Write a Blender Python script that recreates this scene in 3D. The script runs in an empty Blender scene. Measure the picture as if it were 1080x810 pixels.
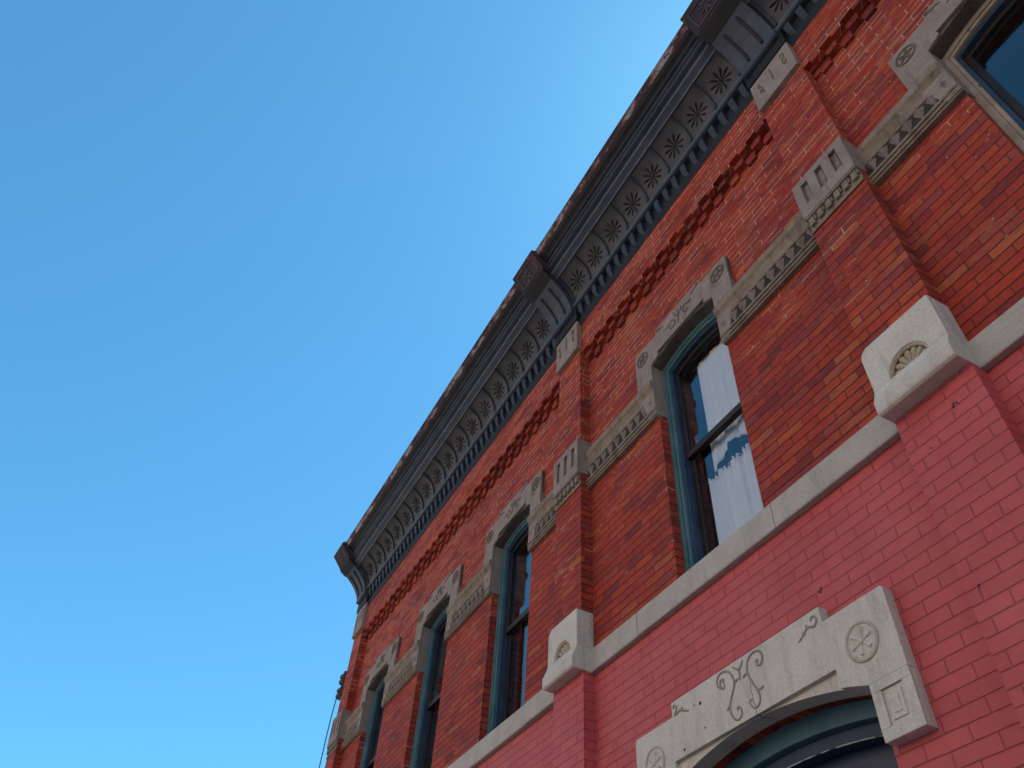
import bpy, bmesh, math, random
from mathutils import Vector, Matrix
random.seed(7)
C = bpy.context.scene
PI = math.pi
R = math.radians

# ------------------------------------------------------------------ camera
EYE = 1.6                      # eye height; the facade plane is 2.8 m in front of the eye
WALL = 2.8
cam = bpy.data.cameras.new('camera'); co = bpy.data.objects.new('camera', cam)
bpy.context.collection.objects.link(co)
cam.sensor_width = 36; cam.lens = 27.74; cam.clip_start = 0.05; cam.clip_end = 5000
ax = ((0.46278094, 0.88435631, 0.06121863), (0.6363238, -0.37947921, 0.67163052), (0.61719188, -0.27186293, -0.73835271))
m = Matrix((ax[0], ax[1], ax[2])).transposed().to_4x4()
m.translation = (0, 0, EYE)
co.matrix_world = m
C.camera = co

# ------------------------------------------------------------------ sky + sun (behind the building: the facade is in open shade)
SKY_TINT = (0.405, 0.95, 1.10, 1)
SUN_EL, SUN_AZ = R(60), R(-22)      # azimuth from +Y towards +X
w = bpy.data.worlds.new('World'); C.world = w; w.use_nodes = True
nt = w.node_tree; nt.nodes.clear()
sky = nt.nodes.new('ShaderNodeTexSky'); sky.sky_type = 'NISHITA'; sky.sun_disc = False
sky.sun_elevation = SUN_EL; sky.sun_rotation = SUN_AZ
sky.altitude = 200; sky.air_density = 1.0; sky.dust_density = 0.3; sky.ozone_density = 3.0
bg = nt.nodes.new('ShaderNodeBackground'); bg.inputs['Strength'].default_value = 0.12
wo = nt.nodes.new('ShaderNodeOutputWorld')
mulc = nt.nodes.new('ShaderNodeMix'); mulc.data_type = 'RGBA'; mulc.blend_type = 'MULTIPLY'; mulc.inputs[0].default_value = 1.0; mulc.inputs[7].default_value = SKY_TINT
gm = nt.nodes.new('ShaderNodeGamma'); gm.inputs[1].default_value = 0.85
nt.links.new(sky.outputs[0], gm.inputs[0]); nt.links.new(gm.outputs[0], mulc.inputs[6]); nt.links.new(mulc.outputs[2], bg.inputs['Color']); nt.links.new(bg.outputs[0], wo.inputs['Surface'])
sl = bpy.data.lights.new('sun', 'SUN'); sl.energy = 5.0; sl.angle = R(0.5); sl.color = (1, 0.95, 0.88)
so = bpy.data.objects.new('sun', sl); bpy.context.collection.objects.link(so)
sd = Vector((math.sin(SUN_AZ)*math.cos(SUN_EL), math.cos(SUN_AZ)*math.cos(SUN_EL), math.sin(SUN_EL)))
so.rotation_euler = sd.to_track_quat('Z', 'Y').to_euler()
so.location = (0, 30, 40)
C.view_settings.view_transform = 'Standard'; C.view_settings.look = 'None'
C.view_settings.exposure = 1.05; C.view_settings.gamma = 1
C.render.resolution_x = 1024; C.render.resolution_y = 768

# ------------------------------------------------------------------ materials
class NT:
    def __init__(s, name, rough=0.8, spec=0.3):
        s.m = bpy.data.materials.new(name); s.m.use_nodes = True
        s.t = s.m.node_tree; s.b = s.t.nodes['Principled BSDF']
        s.b.inputs['Roughness'].default_value = rough
        s.b.inputs['Specular IOR Level'].default_value = spec
    def n(s, typ, **kw):
        x = s.t.nodes.new(typ)
        for k, v in kw.items():
            if hasattr(x, k) and k not in x.inputs: setattr(x, k, v)
            else: x.inputs[k].default_value = v
        return x
    def l(s, a, b): s.t.links.new(a, b)
    def co(s): return s.n('ShaderNodeTexCoord').outputs['Object']
    def noise(s, scale, detail=4, vec=None, rough=0.6):
        x = s.n('ShaderNodeTexNoise'); x.inputs['Scale'].default_value = scale
        x.inputs['Detail'].default_value = detail; x.inputs['Roughness'].default_value = rough
        s.l(vec if vec is not None else s.co(), x.inputs['Vector']); return x.outputs['Fac']
    def ramp(s, fac, stops):
        x = s.n('ShaderNodeValToRGB'); cr = x.color_ramp
        while len(cr.elements) < len(stops): cr.elements.new(0.5)
        for e, (p, c) in zip(cr.elements, stops):
            e.position = p; e.color = (*c, 1) if len(c) == 3 else c
        s.l(fac, x.inputs[0]); return x.outputs[0]
    def mix(s, fac, a, b, mode='MIX'):
        x = s.n('ShaderNodeMix', data_type='RGBA', blend_type=mode)
        for i, v in ((0, fac), (6, a), (7, b)):
            if isinstance(v, (int, float)): x.inputs[i].default_value = v
            elif isinstance(v, tuple): x.inputs[i].default_value = (*v, 1)
            else: s.l(v, x.inputs[i])
        return x.outputs[2]
    def math(s, op, a, b=None):
        x = s.n('ShaderNodeMath', operation=op)
        for i, v in ((0, a), (1, b)):
            if v is None: continue
            if isinstance(v, (int, float)): x.inputs[i].default_value = v
            else: s.l(v, x.inputs[i])
        return x.outputs[0]
    def bump(s, h, strength=0.5, dist=0.01, prev=None):
        x = s.n('ShaderNodeBump'); x.inputs['Strength'].default_value = strength; x.inputs['Distance'].default_value = dist
        s.l(h, x.inputs['Height'])
        if prev is not None: s.l(prev, x.inputs['Normal'])
        return x.outputs[0]

COURSE = 0.0660
def brick_vec(s):
    """x runs along both the fronts and the returns of pilasters and jambs, y is the height"""
    c = s.co(); sp = s.n('ShaderNodeSeparateXYZ'); s.l(c, sp.inputs[0])
    xx = s.math('ADD', sp.outputs[0], sp.outputs[1])
    zz = s.math('SUBTRACT', sp.outputs[2], (6.052+EYE) % COURSE)
    wob = s.noise(9, 2, c)
    zz = s.math('ADD', zz, s.math('MULTIPLY', s.math('SUBTRACT', wob, 0.5), 0.007))
    wob2 = s.noise(14, 2, c)
    xx = s.math('ADD', xx, s.math('MULTIPLY', s.math('SUBTRACT', wob2, 0.5), 0.008))
    cb = s.n('ShaderNodeCombineXYZ'); s.l(xx, cb.inputs[0]); s.l(zz, cb.inputs[1])
    s.zz = zz; s.xx = xx
    return cb.outputs[0], c
def brick_tex(s, vec, mortar, smooth=0.25):
    b = s.n('ShaderNodeTexBrick'); s.l(vec, b.inputs['Vector'])
    b.offset = 0.5; b.offset_frequency = 2; b.squash = 1
    b.inputs['Scale'].default_value = 1; b.inputs['Brick Width'].default_value = 0.215
    b.inputs['Row Height'].default_value = COURSE; b.inputs['Mortar Size'].default_value = mortar
    b.inputs['Mortar Smooth'].default_value = smooth; b.inputs['Bias'].default_value = 0
    b.inputs['Color1'].default_value = (0, 0, 0, 1); b.inputs['Color2'].default_value = (1, 1, 1, 1)
    b.inputs['Mortar'].default_value = (0.5, 0.5, 0.5, 1)
    return b

def red_brick(name='red_brick'):
    s = NT(name, 0.78, 0.25)
    v, c = brick_vec(s); b = brick_tex(s, v, 0.0044, 0.15)
    col = s.ramp(b.outputs['Color'], [(0.0, (0.21, 0.030, 0.028)), (0.18, (0.35, 0.040, 0.023)), (0.42, (0.41, 0.047, 0.023)),
                                      (0.62, (0.38, 0.042, 0.024)), (0.82, (0.45, 0.070, 0.026)), (0.93, (0.28, 0.046, 0.046)), (1.0, (0.48, 0.115, 0.044))])
    # patches of the wall burnt darker / more orange
    pat = s.ramp(s.noise(1.3, 3, c), [(0.35, (0.90, 0.88, 0.92)), (0.62, (1.08, 1.10, 1.0))])
    col = s.mix(1.0, col, pat, 'MULTIPLY')
    sv = s.n('ShaderNodeMapping'); sv.inputs['Scale'].default_value = (0.35, 0.35, 1); s.l(c, sv.inputs['Vector'])
    fine = s.ramp(s.noise(55, 5, sv.outputs[0], 0.7), [(0.3, (0.74, 0.70, 0.70)), (0.7, (1.20, 1.24, 1.22))])
    col = s.mix(1.0, col, fine, 'MULTIPLY')
    # long streaks: purplish burnt faces and orange underfired ones
    qv = s.n('ShaderNodeMapping'); qv.inputs['Scale'].default_value = (1.6, 1.6, 9.0); s.l(c, qv.inputs['Vector'])
    q1 = s.ramp(s.noise(1.7, 5, qv.outputs[0], 0.65), [(0.54, (0, 0, 0)), (0.66, (1, 1, 1))])
    col = s.mix(s.math('MULTIPLY', q1, 0.55), col, (0.24, 0.042, 0.052))
    qv2 = s.n('ShaderNodeMapping'); qv2.inputs['Scale'].default_value = (1.3, 1.3, 7.0); qv2.inputs['Location'].default_value = (7, 3, 11); s.l(c, qv2.inputs['Vector'])
    q2 = s.ramp(s.noise(1.5, 5, qv2.outputs[0], 0.65), [(0.56, (0, 0, 0)), (0.68, (1, 1, 1))])
    col = s.mix(s.math('MULTIPLY', q2, 0.55), col, (0.47, 0.115, 0.045))
    dirt = s.ramp(s.noise(4.2, 7, c, 0.72), [(0.50, (0, 0, 0)), (0.72, (1, 1, 1))])
    col = s.mix(s.math('MULTIPLY', dirt, 0.5), col, (0.12, 0.026, 0.022))
    spots = s.ramp(s.noise(23, 3, c), [(0.70, (0, 0, 0)), (0.76, (1, 1, 1))])
    col = s.mix(s.math('MULTIPLY', spots, 0.45), col, (0.07, 0.022, 0.022))
    # joints: mostly dark red, pale where the pointing is left
    mv = s.n('ShaderNodeMapping'); mv.inputs['Scale'].default_value = (0.55, 1, 2.6); s.l(c, mv.inputs['Vector'])
    sz = s.n('ShaderNodeSeparateXYZ'); s.l(c, sz.inputs[0])
    up = s.n('ShaderNodeMapRange'); s.l(sz.outputs[2], up.inputs[0]); up.inputs[1].default_value = 4.8; up.inputs[2].default_value = 7.2; up.inputs[3].default_value = -0.055; up.inputs[4].default_value = 0.085
    mn = s.math('ADD', s.noise(3.0, 6, mv.outputs[0], 0.75), up.outputs[0])
    mf = s.ramp(mn, [(0.545, (0, 0, 0)), (0.60, (1, 1, 1))])
    mort = s.mix(mf, (0.060, 0.016, 0.012), (0.52, 0.31, 0.21))
    # head joints are tighter and dirtier than the bed joints
    fr = s.math('FRACT', s.math('DIVIDE', s.zz, COURSE))
    dist = s.math('MINIMUM', fr, s.math('SUBTRACT', 1.0, fr))
    bed = s.math('LESS_THAN', dist, 0.075)
    head_col = s.mix(mf, (0.19, 0.034, 0.025), (0.50, 0.30, 0.21))
    mort = s.mix(bed, head_col, mort)
    col = s.mix(b.outputs['Fac'], col, mort)
    s.l(col, s.b.inputs['Base Color'])
    inv = s.math('SUBTRACT', 1.0, b.outputs['Fac'])
    n1 = s.bump(inv, 0.9, 0.006)
    n2 = s.bump(s.noise(75, 5, c), 0.35, 0.004, n1)
    s.l(n2, s.b.inputs['Normal']); return s.m

def corbel_brick():
    s = NT('sooty_header_brick', 0.8, 0.2); c = s.co()
    sp = s.n('ShaderNodeSeparateXYZ'); s.l(c, sp.inputs[0])
    fx = s.math('FLOOR', s.math('DIVIDE', sp.outputs[0], 0.1075)); fz = s.math('FLOOR', s.math('DIVIDE', s.math('SUBTRACT', sp.outputs[2], (6.052+EYE) % COURSE), COURSE))
    cb = s.n('ShaderNodeCombineXYZ'); s.l(fx, cb.inputs[0]); s.l(fz, cb.inputs[1])
    wn = s.n('ShaderNodeTexWhiteNoise'); s.l(cb.outputs[0], wn.inputs['Vector'])
    col = s.ramp(wn.outputs['Value'], [(0, (0.22, 0.036, 0.032)), (0.4, (0.33, 0.050, 0.034)), (0.8, (0.40, 0.066, 0.036)), (1, (0.46, 0.10, 0.042))])
    fine = s.ramp(s.noise(50, 4, c), [(0.3, (0.6, 0.58, 0.58)), (0.7, (1.15, 1.15, 1.15))])
    col = s.mix(1.0, col, fine, 'MULTIPLY')
    soot_and_shade = s.ramp(s.noise(7, 5, c), [(0.45, (0, 0, 0)), (0.7, (1, 1, 1))]); col = s.mix(s.math('MULTIPLY', soot_and_shade, 0.7), col, (0.06, 0.020, 0.016))
    s.l(col, s.b.inputs['Base Color']); s.l(s.bump(s.noise(75, 5, c), 0.4, 0.004), s.b.inputs['Normal']); return s.m

def pink_brick():
    s = NT('pink_painted_brick', 0.6, 0.35)
    v, c = brick_vec(s); b = brick_tex(s, v, 0.0050, 0.9)
    base = s.mix(s.ramp(s.noise(2.2, 4, c), [(0.35, (0, 0, 0)), (0.68, (1, 1, 1))]), (0.51, 0.078, 0.083), (0.585, 0.108, 0.112))
    per = s.ramp(b.outputs['Color'], [(0, (0.93, 0.92, 0.92)), (1, (1.05, 1.06, 1.06))])
    base = s.mix(1.0, base, per, 'MULTIPLY')
    fade = s.ramp(s.noise(11, 5, c), [(0.62, (0, 0, 0)), (0.75, (1, 1, 1))])
    base = s.mix(s.math('MULTIPLY', fade, 0.4), base, (0.61, 0.17, 0.16))
    base = s.mix(s.math('MULTIPLY', s.ramp(s.noise(3.1, 6, c, 0.7), [(0.5, (0, 0, 0)), (0.72, (1, 1, 1))]), 0.35), base, (0.34, 0.050, 0.056))
    col = s.mix(s.math('MULTIPLY', b.outputs['Fac'], 0.45), base, (0.27, 0.036, 0.042))
    chip = s.ramp(s.noise(6.5, 7, c, 0.7), [(0.672, (0, 0, 0)), (0.684, (1, 1, 1))])
    col = s.mix(chip, col, (0.045, 0.012, 0.014))
    s.l(col, s.b.inputs['Base Color'])
    inv = s.math('SUBTRACT', 1.0, b.outputs['Fac'])
    n1 = s.bump(inv, 0.75, 0.006)
    n2 = s.bump(s.noise(40, 4, c), 0.3, 0.004, n1)
    n3 = s.bump(s.noise(16, 4, c), 0.55, 0.012, n2)
    s.l(n3, s.b.inputs['Normal']); return s.m

def stone(name, c1, c2, stain, stain_amt=0.5, lo=0.5, rough=0.85, scale=6, streak=True):
    s = NT(name, rough, 0.25); c = s.co()
    col = s.mix(s.ramp(s.noise(scale, 5, c), [(0.35, (0, 0, 0)), (0.65, (1, 1, 1))]), c1, c2)
    mv = s.n('ShaderNodeMapping'); mv.inputs['Scale'].default_value = (3.0, 3.0, 0.6) if streak else (1, 1, 1); s.l(c, mv.inputs['Vector'])
    st = s.ramp(s.noise(4.5, 6, mv.outputs[0], 0.7), [(lo, (0, 0, 0)), (lo+0.2, (1, 1, 1))])
    col = s.mix(s.math('MULTIPLY', st, stain_amt), col, stain)
    sp = s.ramp(s.noise(70, 4, c), [(0.3, (0.86, 0.86, 0.86)), (0.7, (1.1, 1.1, 1.1))])
    col = s.mix(1.0, col, sp, 'MULTIPLY')
    s.l(col, s.b.inputs['Base Color'])
    n = s.bump(s.noise(90, 5, c), 0.35, 0.003); n = s.bump(s.noise(14, 4, c), 0.3, 0.008, n)
    s.l(n, s.b.inputs['Normal']); return s.m

def paint(name, c1, c2, chips=None, lo=0.66, scale=14, rough=0.55, spec=0.35, stretch=(1, 1, 1), bumpk=0.3):
    s = NT(name, rough, spec); c = s.co()
    col = s.mix(s.ramp(s.noise(5, 4, c), [(0.35, (0, 0, 0)), (0.65, (1, 1, 1))]), c1, c2)
    if chips:
        mv = s.n('ShaderNodeMapping'); mv.inputs['Scale'].default_value = stretch; s.l(c, mv.inputs['Vector'])
        f = s.ramp(s.noise(scale, 6, mv.outputs[0], 0.7), [(lo, (0, 0, 0)), (lo+0.035, (1, 1, 1))])
        col = s.mix(f, col, chips)
    s.l(col, s.b.inputs['Base Color'])
    s.l(s.bump(s.noise(45, 4, c), bumpk, 0.004), s.b.inputs['Normal']); return s.m

def rusty(name):
    s = NT(name, 0.72, 0.3); c = s.co()
    mv = s.n('ShaderNodeMapping'); mv.inputs['Scale'].default_value = (1.0, 1.6, 1.6); s.l(c, mv.inputs['Vector'])
    f = s.noise(3.4, 8, mv.outputs[0], 0.72)
    col = s.ramp(f, [(0.30, (0.022, 0.020, 0.036)), (0.47, (0.040, 0.026, 0.040)), (0.505, (0.12, 0.034, 0.028)), (0.535, (0.19, 0.065, 0.048)),
                     (0.56, (0.27, 0.235, 0.245)), (0.70, (0.34, 0.32, 0.34)), (0.8, (0.20, 0.06, 0.04))])
    f2 = s.ramp(s.noise(22, 6, c, 0.7), [(0.56, (0, 0, 0)), (0.64, (1, 1, 1))])
    col = s.mix(s.math('MULTIPLY', f2, 0.7), col, (0.16, 0.045, 0.030))
    s.l(col, s.b.inputs['Base Color']); s.l(s.bump(f2, 0.4, 0.004), s.b.inputs['Normal']); return s.m

def glass_mat():
    s = NT('window_glass'); s.t.nodes.remove(s.b)
    tr = s.n('ShaderNodeBsdfTransparent'); tr.inputs['Color'].default_value = (0.98, 0.985, 0.985, 1)
    gl = s.n('ShaderNodeBsdfGlossy'); gl.inputs['Roughness'].default_value = 0.015; gl.inputs['Color'].default_value = (1, 1, 1, 1)
    fr = s.n('ShaderNodeFresnel'); ge = s.n('ShaderNodeNewGeometry')
    mxi = s.n('ShaderNodeMix', data_type='FLOAT'); mxi.inputs[2].default_value = 1.55; mxi.inputs[3].default_value = 1/1.55
    s.l(ge.outputs['Backfacing'], mxi.inputs[0]); s.l(mxi.outputs[0], fr.inputs['IOR'])
    bp = s.bump(s.noise(3.0, 2), 0.06, 0.02); s.l(bp, gl.inputs['Normal'])
    f = s.math('MINIMUM', s.math('MULTIPLY', fr.outputs[0], 1.0), 1.0)
    mx = s.n('ShaderNodeMixShader'); s.l(f, mx.inputs[0]); s.l(tr.outputs[0], mx.inputs[1]); s.l(gl.outputs[0], mx.inputs[2])
    s.l(mx.outputs[0], s.t.nodes['Material Output'].inputs['Surface']); return s.m

def cloth(name, col):
    s = NT(name, 0.9, 0.1); c = s.co()
    cc = s.mix(s.noise(9, 4, c), tuple(x*0.86 for x in col), col)
    s.l(cc, s.b.inputs['Base Color'])
    tl = s.n('ShaderNodeBsdfTranslucent'); s.l(cc, tl.inputs['Color'])
    mx = s.n('ShaderNodeMixShader'); mx.inputs[0].default_value = 0.25
    s.l(s.b.outputs[0], mx.inputs[1]); s.l(tl.outputs[0], mx.inputs[2]); s.l(mx.outputs[0], s.t.nodes['Material Output'].inputs['Surface'])
    return s.m

def ground_mat(name, a, b, scale, rough=0.9, joints=0):
    s = NT(name, rough, 0.2); c = s.co()
    col = s.mix(s.noise(scale, 6, c), a, b)
    if joints:
        br = s.n('ShaderNodeTexBrick'); s.l(c, br.inputs['Vector']); br.offset = 0
        br.inputs['Scale'].default_value = 1; br.inputs['Brick Width'].default_value = joints; br.inputs['Row Height'].default_value = joints
        br.inputs['Mortar Size'].default_value = 0.006
        col = s.mix(br.outputs['Fac'], col, tuple(x*0.35 for x in a))
    s.l(col, s.b.inputs['Base Color']); s.l(s.bump(s.noise(120, 4, c), 0.4, 0.004), s.b.inputs['Normal']); return s.m

M = {}
M['brick'] = red_brick()
M['pink'] = pink_brick()
M['header'] = corbel_brick()
M['grey_stone'] = stone('weathered_grey_stone', (0.265, 0.210, 0.182), (0.335, 0.272, 0.238), (0.125, 0.095, 0.075), 0.55, 0.5)
M['band_stone'] = stone('stained_carved_stone', (0.215, 0.162, 0.122), (0.30, 0.238, 0.185), (0.065, 0.048, 0.036), 0.6, 0.50, scale=9)
M['sooty_stone'] = stone('sooty_soffit_stone', (0.105, 0.080, 0.066), (0.165, 0.130, 0.108), (0.045, 0.034, 0.028), 0.6, 0.5)  # weathering plus the soffit's shade, put into a darker stone colour
M['sill_stone'] = stone('grey_beige_sill_stone', (0.43, 0.385, 0.34), (0.51, 0.465, 0.415), (0.30, 0.25, 0.20), 0.5, 0.54, 0.75, 5)
M['tan_stone'] = stone('yellowed_stone', (0.43, 0.355, 0.26), (0.52, 0.445, 0.345), (0.26, 0.20, 0.13), 0.5, 0.5)
M['white_stone'] = stone('off_white_painted_stone', (0.585, 0.535, 0.465), (0.66, 0.61, 0.54), (0.40, 0.33, 0.26), 0.6, 0.51, 0.7, 4)
M['pale_tan'] = stone('pale_yellowed_stone', (0.47, 0.405, 0.335), (0.55, 0.485, 0.415), (0.34, 0.27, 0.20), 0.5, 0.5)
M['soot'] = stone('soot_blackened_stone', (0.035, 0.030, 0.028), (0.06, 0.05, 0.045), (0.02, 0.018, 0.016), 0.5, 0.5)  # near-black stone: shade of the dogtooth gaps put into the colour
M['cut'] = stone('dirt_filled_carving', (0.125, 0.10, 0.078), (0.19, 0.155, 0.125), (0.05, 0.04, 0.035), 0.5, 0.5)  # darker stone tone for carved lines and cracks
M['soft_cut'] = stone('grime_in_carving', (0.29, 0.26, 0.22), (0.37, 0.33, 0.28), (0.18, 0.155, 0.12), 0.5, 0.5)  # mid-dark stone tone for carved lines and panel mouldings
M['metal'] = paint('dark_painted_tin', (0.034, 0.045, 0.072), (0.056, 0.069, 0.098), (0.17, 0.165, 0.17), 0.70, 9, 0.55, 0.4, (1, 3, 3))
M['slate'] = paint('slate_painted_tin', (0.066, 0.082, 0.115), (0.096, 0.114, 0.150), (0.25, 0.25, 0.25), 0.70, 9, 0.5, 0.4, (1, 3, 3))
M['dark_metal'] = paint('dark_slate_tin', (0.022, 0.029, 0.048), (0.038, 0.046, 0.068), (0.14, 0.13, 0.13), 0.70, 9, 0.55, 0.4, (1, 3, 3))
M['cove'] = paint('grey_painted_tin', (0.056, 0.056, 0.068), (0.086, 0.082, 0.092), (0.19, 0.135, 0.105), 0.72, 6, 0.6, 0.35)
M['black_metal'] = paint('sooty_tin', (0.010, 0.011, 0.015), (0.019, 0.019, 0.024), (0.12, 0.040, 0.03), 0.72, 9, 0.6, 0.35)  # near-black sooty tin; on the bracket base its colour stands for shadow
M['rust'] = rusty('rusted_flaking_tin')
M['rust_dark'] = paint('dark_rusted_tin', (0.028, 0.024, 0.036), (0.052, 0.030, 0.036), (0.19, 0.055, 0.035), 0.57, 14, 0.7, 0.3)
M['teal'] = paint('teal_paint', (0.055, 0.135, 0.165), (0.085, 0.180, 0.205), (0.30, 0.36, 0.38), 0.69, 16, 0.5, 0.4, (1.5, 1.5, 0.25))
M['navy'] = paint('dark_blue_paint', (0.016, 0.040, 0.085), (0.026, 0.060, 0.115), (0.25, 0.30, 0.34), 0.69, 16, 0.5, 0.4, (1.5, 1.5, 0.3))
M['sash'] = paint('near_black_paint', (0.016, 0.010, 0.010), (0.026, 0.016, 0.014), None, rough=0.5)
M['bare'] = paint('weathered_bare_wood', (0.31, 0.24, 0.19), (0.42, 0.345, 0.285), (0.10, 0.06, 0.04), 0.62, 10, 0.75, 0.2, (1.5, 1.5, 0.4))
M['transom'] = paint('navy_board_paint', (0.015, 0.026, 0.068), (0.022, 0.036, 0.085), None, rough=0.4)
M['line'] = paint('flaking_white_paint', (0.40, 0.42, 0.45), (0.6, 0.6, 0.6), (0.02, 0.03, 0.06), 0.52, 18)
M['glass'] = glass_mat()
M['white_cloth'] = cloth('white_curtain_cloth', (0.90, 0.89, 0.90))
M['inside'] = paint('dim_plaster', (0.16, 0.14, 0.12), (0.20, 0.18, 0.15))
M['porcelain'] = paint('dark_glazed_porcelain', (0.020, 0.014, 0.016), (0.035, 0.024, 0.024), None, rough=0.25, spec=0.5)
M['wire'] = paint('black_rubber', (0.015, 0.015, 0.016), (0.02, 0.02, 0.02))
M['iron'] = paint('grey_iron', (0.05, 0.05, 0.055), (0.08, 0.08, 0.08), (0.18, 0.07, 0.04), 0.6)
M['roof'] = paint('tar_roof', (0.05, 0.05, 0.05), (0.08, 0.08, 0.08))
M['walk'] = ground_mat('concrete_walk', (0.17, 0.16, 0.15), (0.23, 0.215, 0.20), 3, joints=1.5)
M['kerb'] = ground_mat('concrete_kerb', (0.18, 0.17, 0.16), (0.24, 0.23, 0.22), 5)
M['asphalt'] = ground_mat('asphalt', (0.045, 0.045, 0.048), (0.075, 0.073, 0.07), 2)
M['earth'] = ground_mat('grassy_ground', (0.05, 0.06, 0.03), (0.09, 0.085, 0.05), 0.3)
M['stucco'] = ground_mat('sunlit_stucco', (0.80, 0.60, 0.46), (0.86, 0.67, 0.52), 0.8)  # warm pale stucco of the added building, coloured for its bounce
M['paint_line'] = ground_mat('worn_road_paint', (0.55, 0.53, 0.48), (0.7, 0.68, 0.64), 6)

# ------------------------------------------------------------------ mesh helpers
# local frame of the building: x along the facade from its middle bay, y into the wall (y = -outward), z from the pavement.
BX = -3.03
ROOT = Vector((BX, WALL, 0))
def L(x, o, z): return Vector((x - BX, -o, z + EYE))      # X measured from the eye, outward distance, height above the eye
class MB:
    def __init__(s, off=0.0): s.bm = bmesh.new(); s.off = off
    def v(s, x, o, z):
        return s.bm.verts.new(L(x - s.off, o, z) if s.off is not None else Vector((x, -o, z)))
    def face(s, vs):
        try: return s.bm.faces.new(vs)
        except ValueError: return None
    def box(s, x0, x1, o0, o1, z0, z1, bev=0):
        vs = [s.v(x, o, z) for x in (x0, x1) for o in (o0, o1) for z in (z0, z1)]
        fs = []
        for f in ((0,1,3,2), (4,6,7,5), (0,4,5,1), (2,3,7,6), (0,2,6,4), (1,5,7,3)): fs.append(s.face([vs[i] for i in f]))
        if bev:
            es = list({e for f in fs for e in f.edges})
            bmesh.ops.bevel(s.bm, geom=es, offset=bev, segments=2, affect='EDGES', profile=0.6)
    def slab(s, poly, o0, o1):
        """outline in the (x, z) plane of the facade, extruded from o0 to o1"""
        a = [s.v(x, o0, z) for x, z in poly]; b = [s.v(x, o1, z) for x, z in poly]
        s.face(a); s.face(list(reversed(b))); n = len(poly)
        for i in range(n): s.face([a[i], a[(i+1) % n], b[(i+1) % n], b[i]])
    def run(s, prof, x0, x1, cap=True):
        """profile of (outward, z) points run along the facade"""
        a = [s.v(x0, o, z) for o, z in prof]; b = [s.v(x1, o, z) for o, z in prof]; n = len(prof)
        for i in range(n): s.face([a[i], a[(i+1) % n], b[(i+1) % n], b[i]])
        if cap: s.face(a); s.face(list(reversed(b)))
    def strip(s, prof, x0, x1):
        a = [s.v(x0, o, z) for o, z in prof]; b = [s.v(x1, o, z) for o, z in prof]
        for i in range(len(prof)-1): s.face([a[i], a[i+1], b[i+1], b[i]])
    def tube(s, pts, r, n=7, taper=None):
        P = [Vector(p) for p in pts]; rings = []
        for i, p in enumerate(P):
            d = (P[min(i+1, len(P)-1)] - P[max(i-1, 0)]).normalized()
            u = d.cross(Vector((0.13, 1, 0.21))).normalized(); w_ = d.cross(u)
            rr = r if taper is None else r*taper(i/(len(P)-1))
            rings.append([s.v(*(p + (u*math.cos(a) + w_*math.sin(a))*rr)) for a in (2*PI*k/n for k in range(n))])
        for A, B in zip(rings, rings[1:]):
            for k in range(n): s.face([A[k], A[(k+1) % n], B[(k+1) % n], B[k]])
        s.face(rings[0]); s.face(list(reversed(rings[-1])))
    def lathe(s, c, axis, prof, n=20):
        """profile of (radius, distance along axis)"""
        ax_ = Vector(axis).normalized(); u = ax_.orthogonal().normalized(); w_ = ax_.cross(u); c = Vector(c); rings = []
        for r, h in prof:
            rings.append([s.v(*(c + ax_*h + (u*math.cos(a) + w_*math.sin(a))*max(r, 1e-4))) for a in (2*PI*k/n for k in range(n))])
        for A, B in zip(rings, rings[1:]):
            for k in range(n): s.face([A[k], A[(k+1) % n], B[(k+1) % n], B[k]])
        s.face(rings[0]); s.face(list(reversed(rings[-1])))
    def build(s, name, mat, parent=None, smooth=False, bev=0):
        bmesh.ops.remove_doubles(s.bm, verts=s.bm.verts, dist=1e-5)
        bmesh.ops.recalc_face_normals(s.bm, faces=s.bm.faces)
        if smooth:
            for f in s.bm.faces: f.smooth = True
        me = bpy.data.meshes.new(name); s.bm.to_mesh(me); s.bm.free()
        me.materials.append(mat)
        o = bpy.data.objects.new(name, me); C.collection.objects.link(o)
        if parent: o.parent = parent
        if bev:
            md = o.modifiers.new('bevel', 'BEVEL'); md.width = bev; md.segments = 2; md.limit_method = 'ANGLE'; md.angle_limit = R(40)
        if smooth and hasattr(me, 'set_sharp_from_angle'): me.set_sharp_from_angle(angle=R(38))
        return o
def catmull(pts, k=6):
    P = [Vector(p) for p in pts]; out = []
    for i in range(len(P)-1):
        p0, p1, p2, p3 = P[max(i-1, 0)], P[i], P[i+1], P[min(i+2, len(P)-1)]
        for j in range(k):
            t = j/k
            out.append(0.5*((2*p1) + (p2-p0)*t + (2*p0-5*p1+4*p2-p3)*t*t + (3*p1-p0-3*p2+p3)*t**3))
    out.append(P[-1]); return out
def thing(name, label, cat, loc=(0, 0, 0), group=None):
    o = bpy.data.objects.new(name, None); C.collection.objects.link(o); o.location = loc
    o.empty_display_size = 0.2; o['label'] = label; o['category'] = cat
    if group: o['group'] = group
    return o
def tag(o, label, cat, group=None):
    o['label'] = label; o['category'] = cat
    if group: o['group'] = group
def kids(o): return [c for c in bpy.data.objects if c.parent == o]
def copy_tree(o, parent, dx=0):
    c = o.copy(); C.collection.objects.link(c); c.parent = parent
    c.location = o.location + Vector((dx, 0, 0))
    for ch in kids(o): copy_tree(ch, c)
    return c

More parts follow.
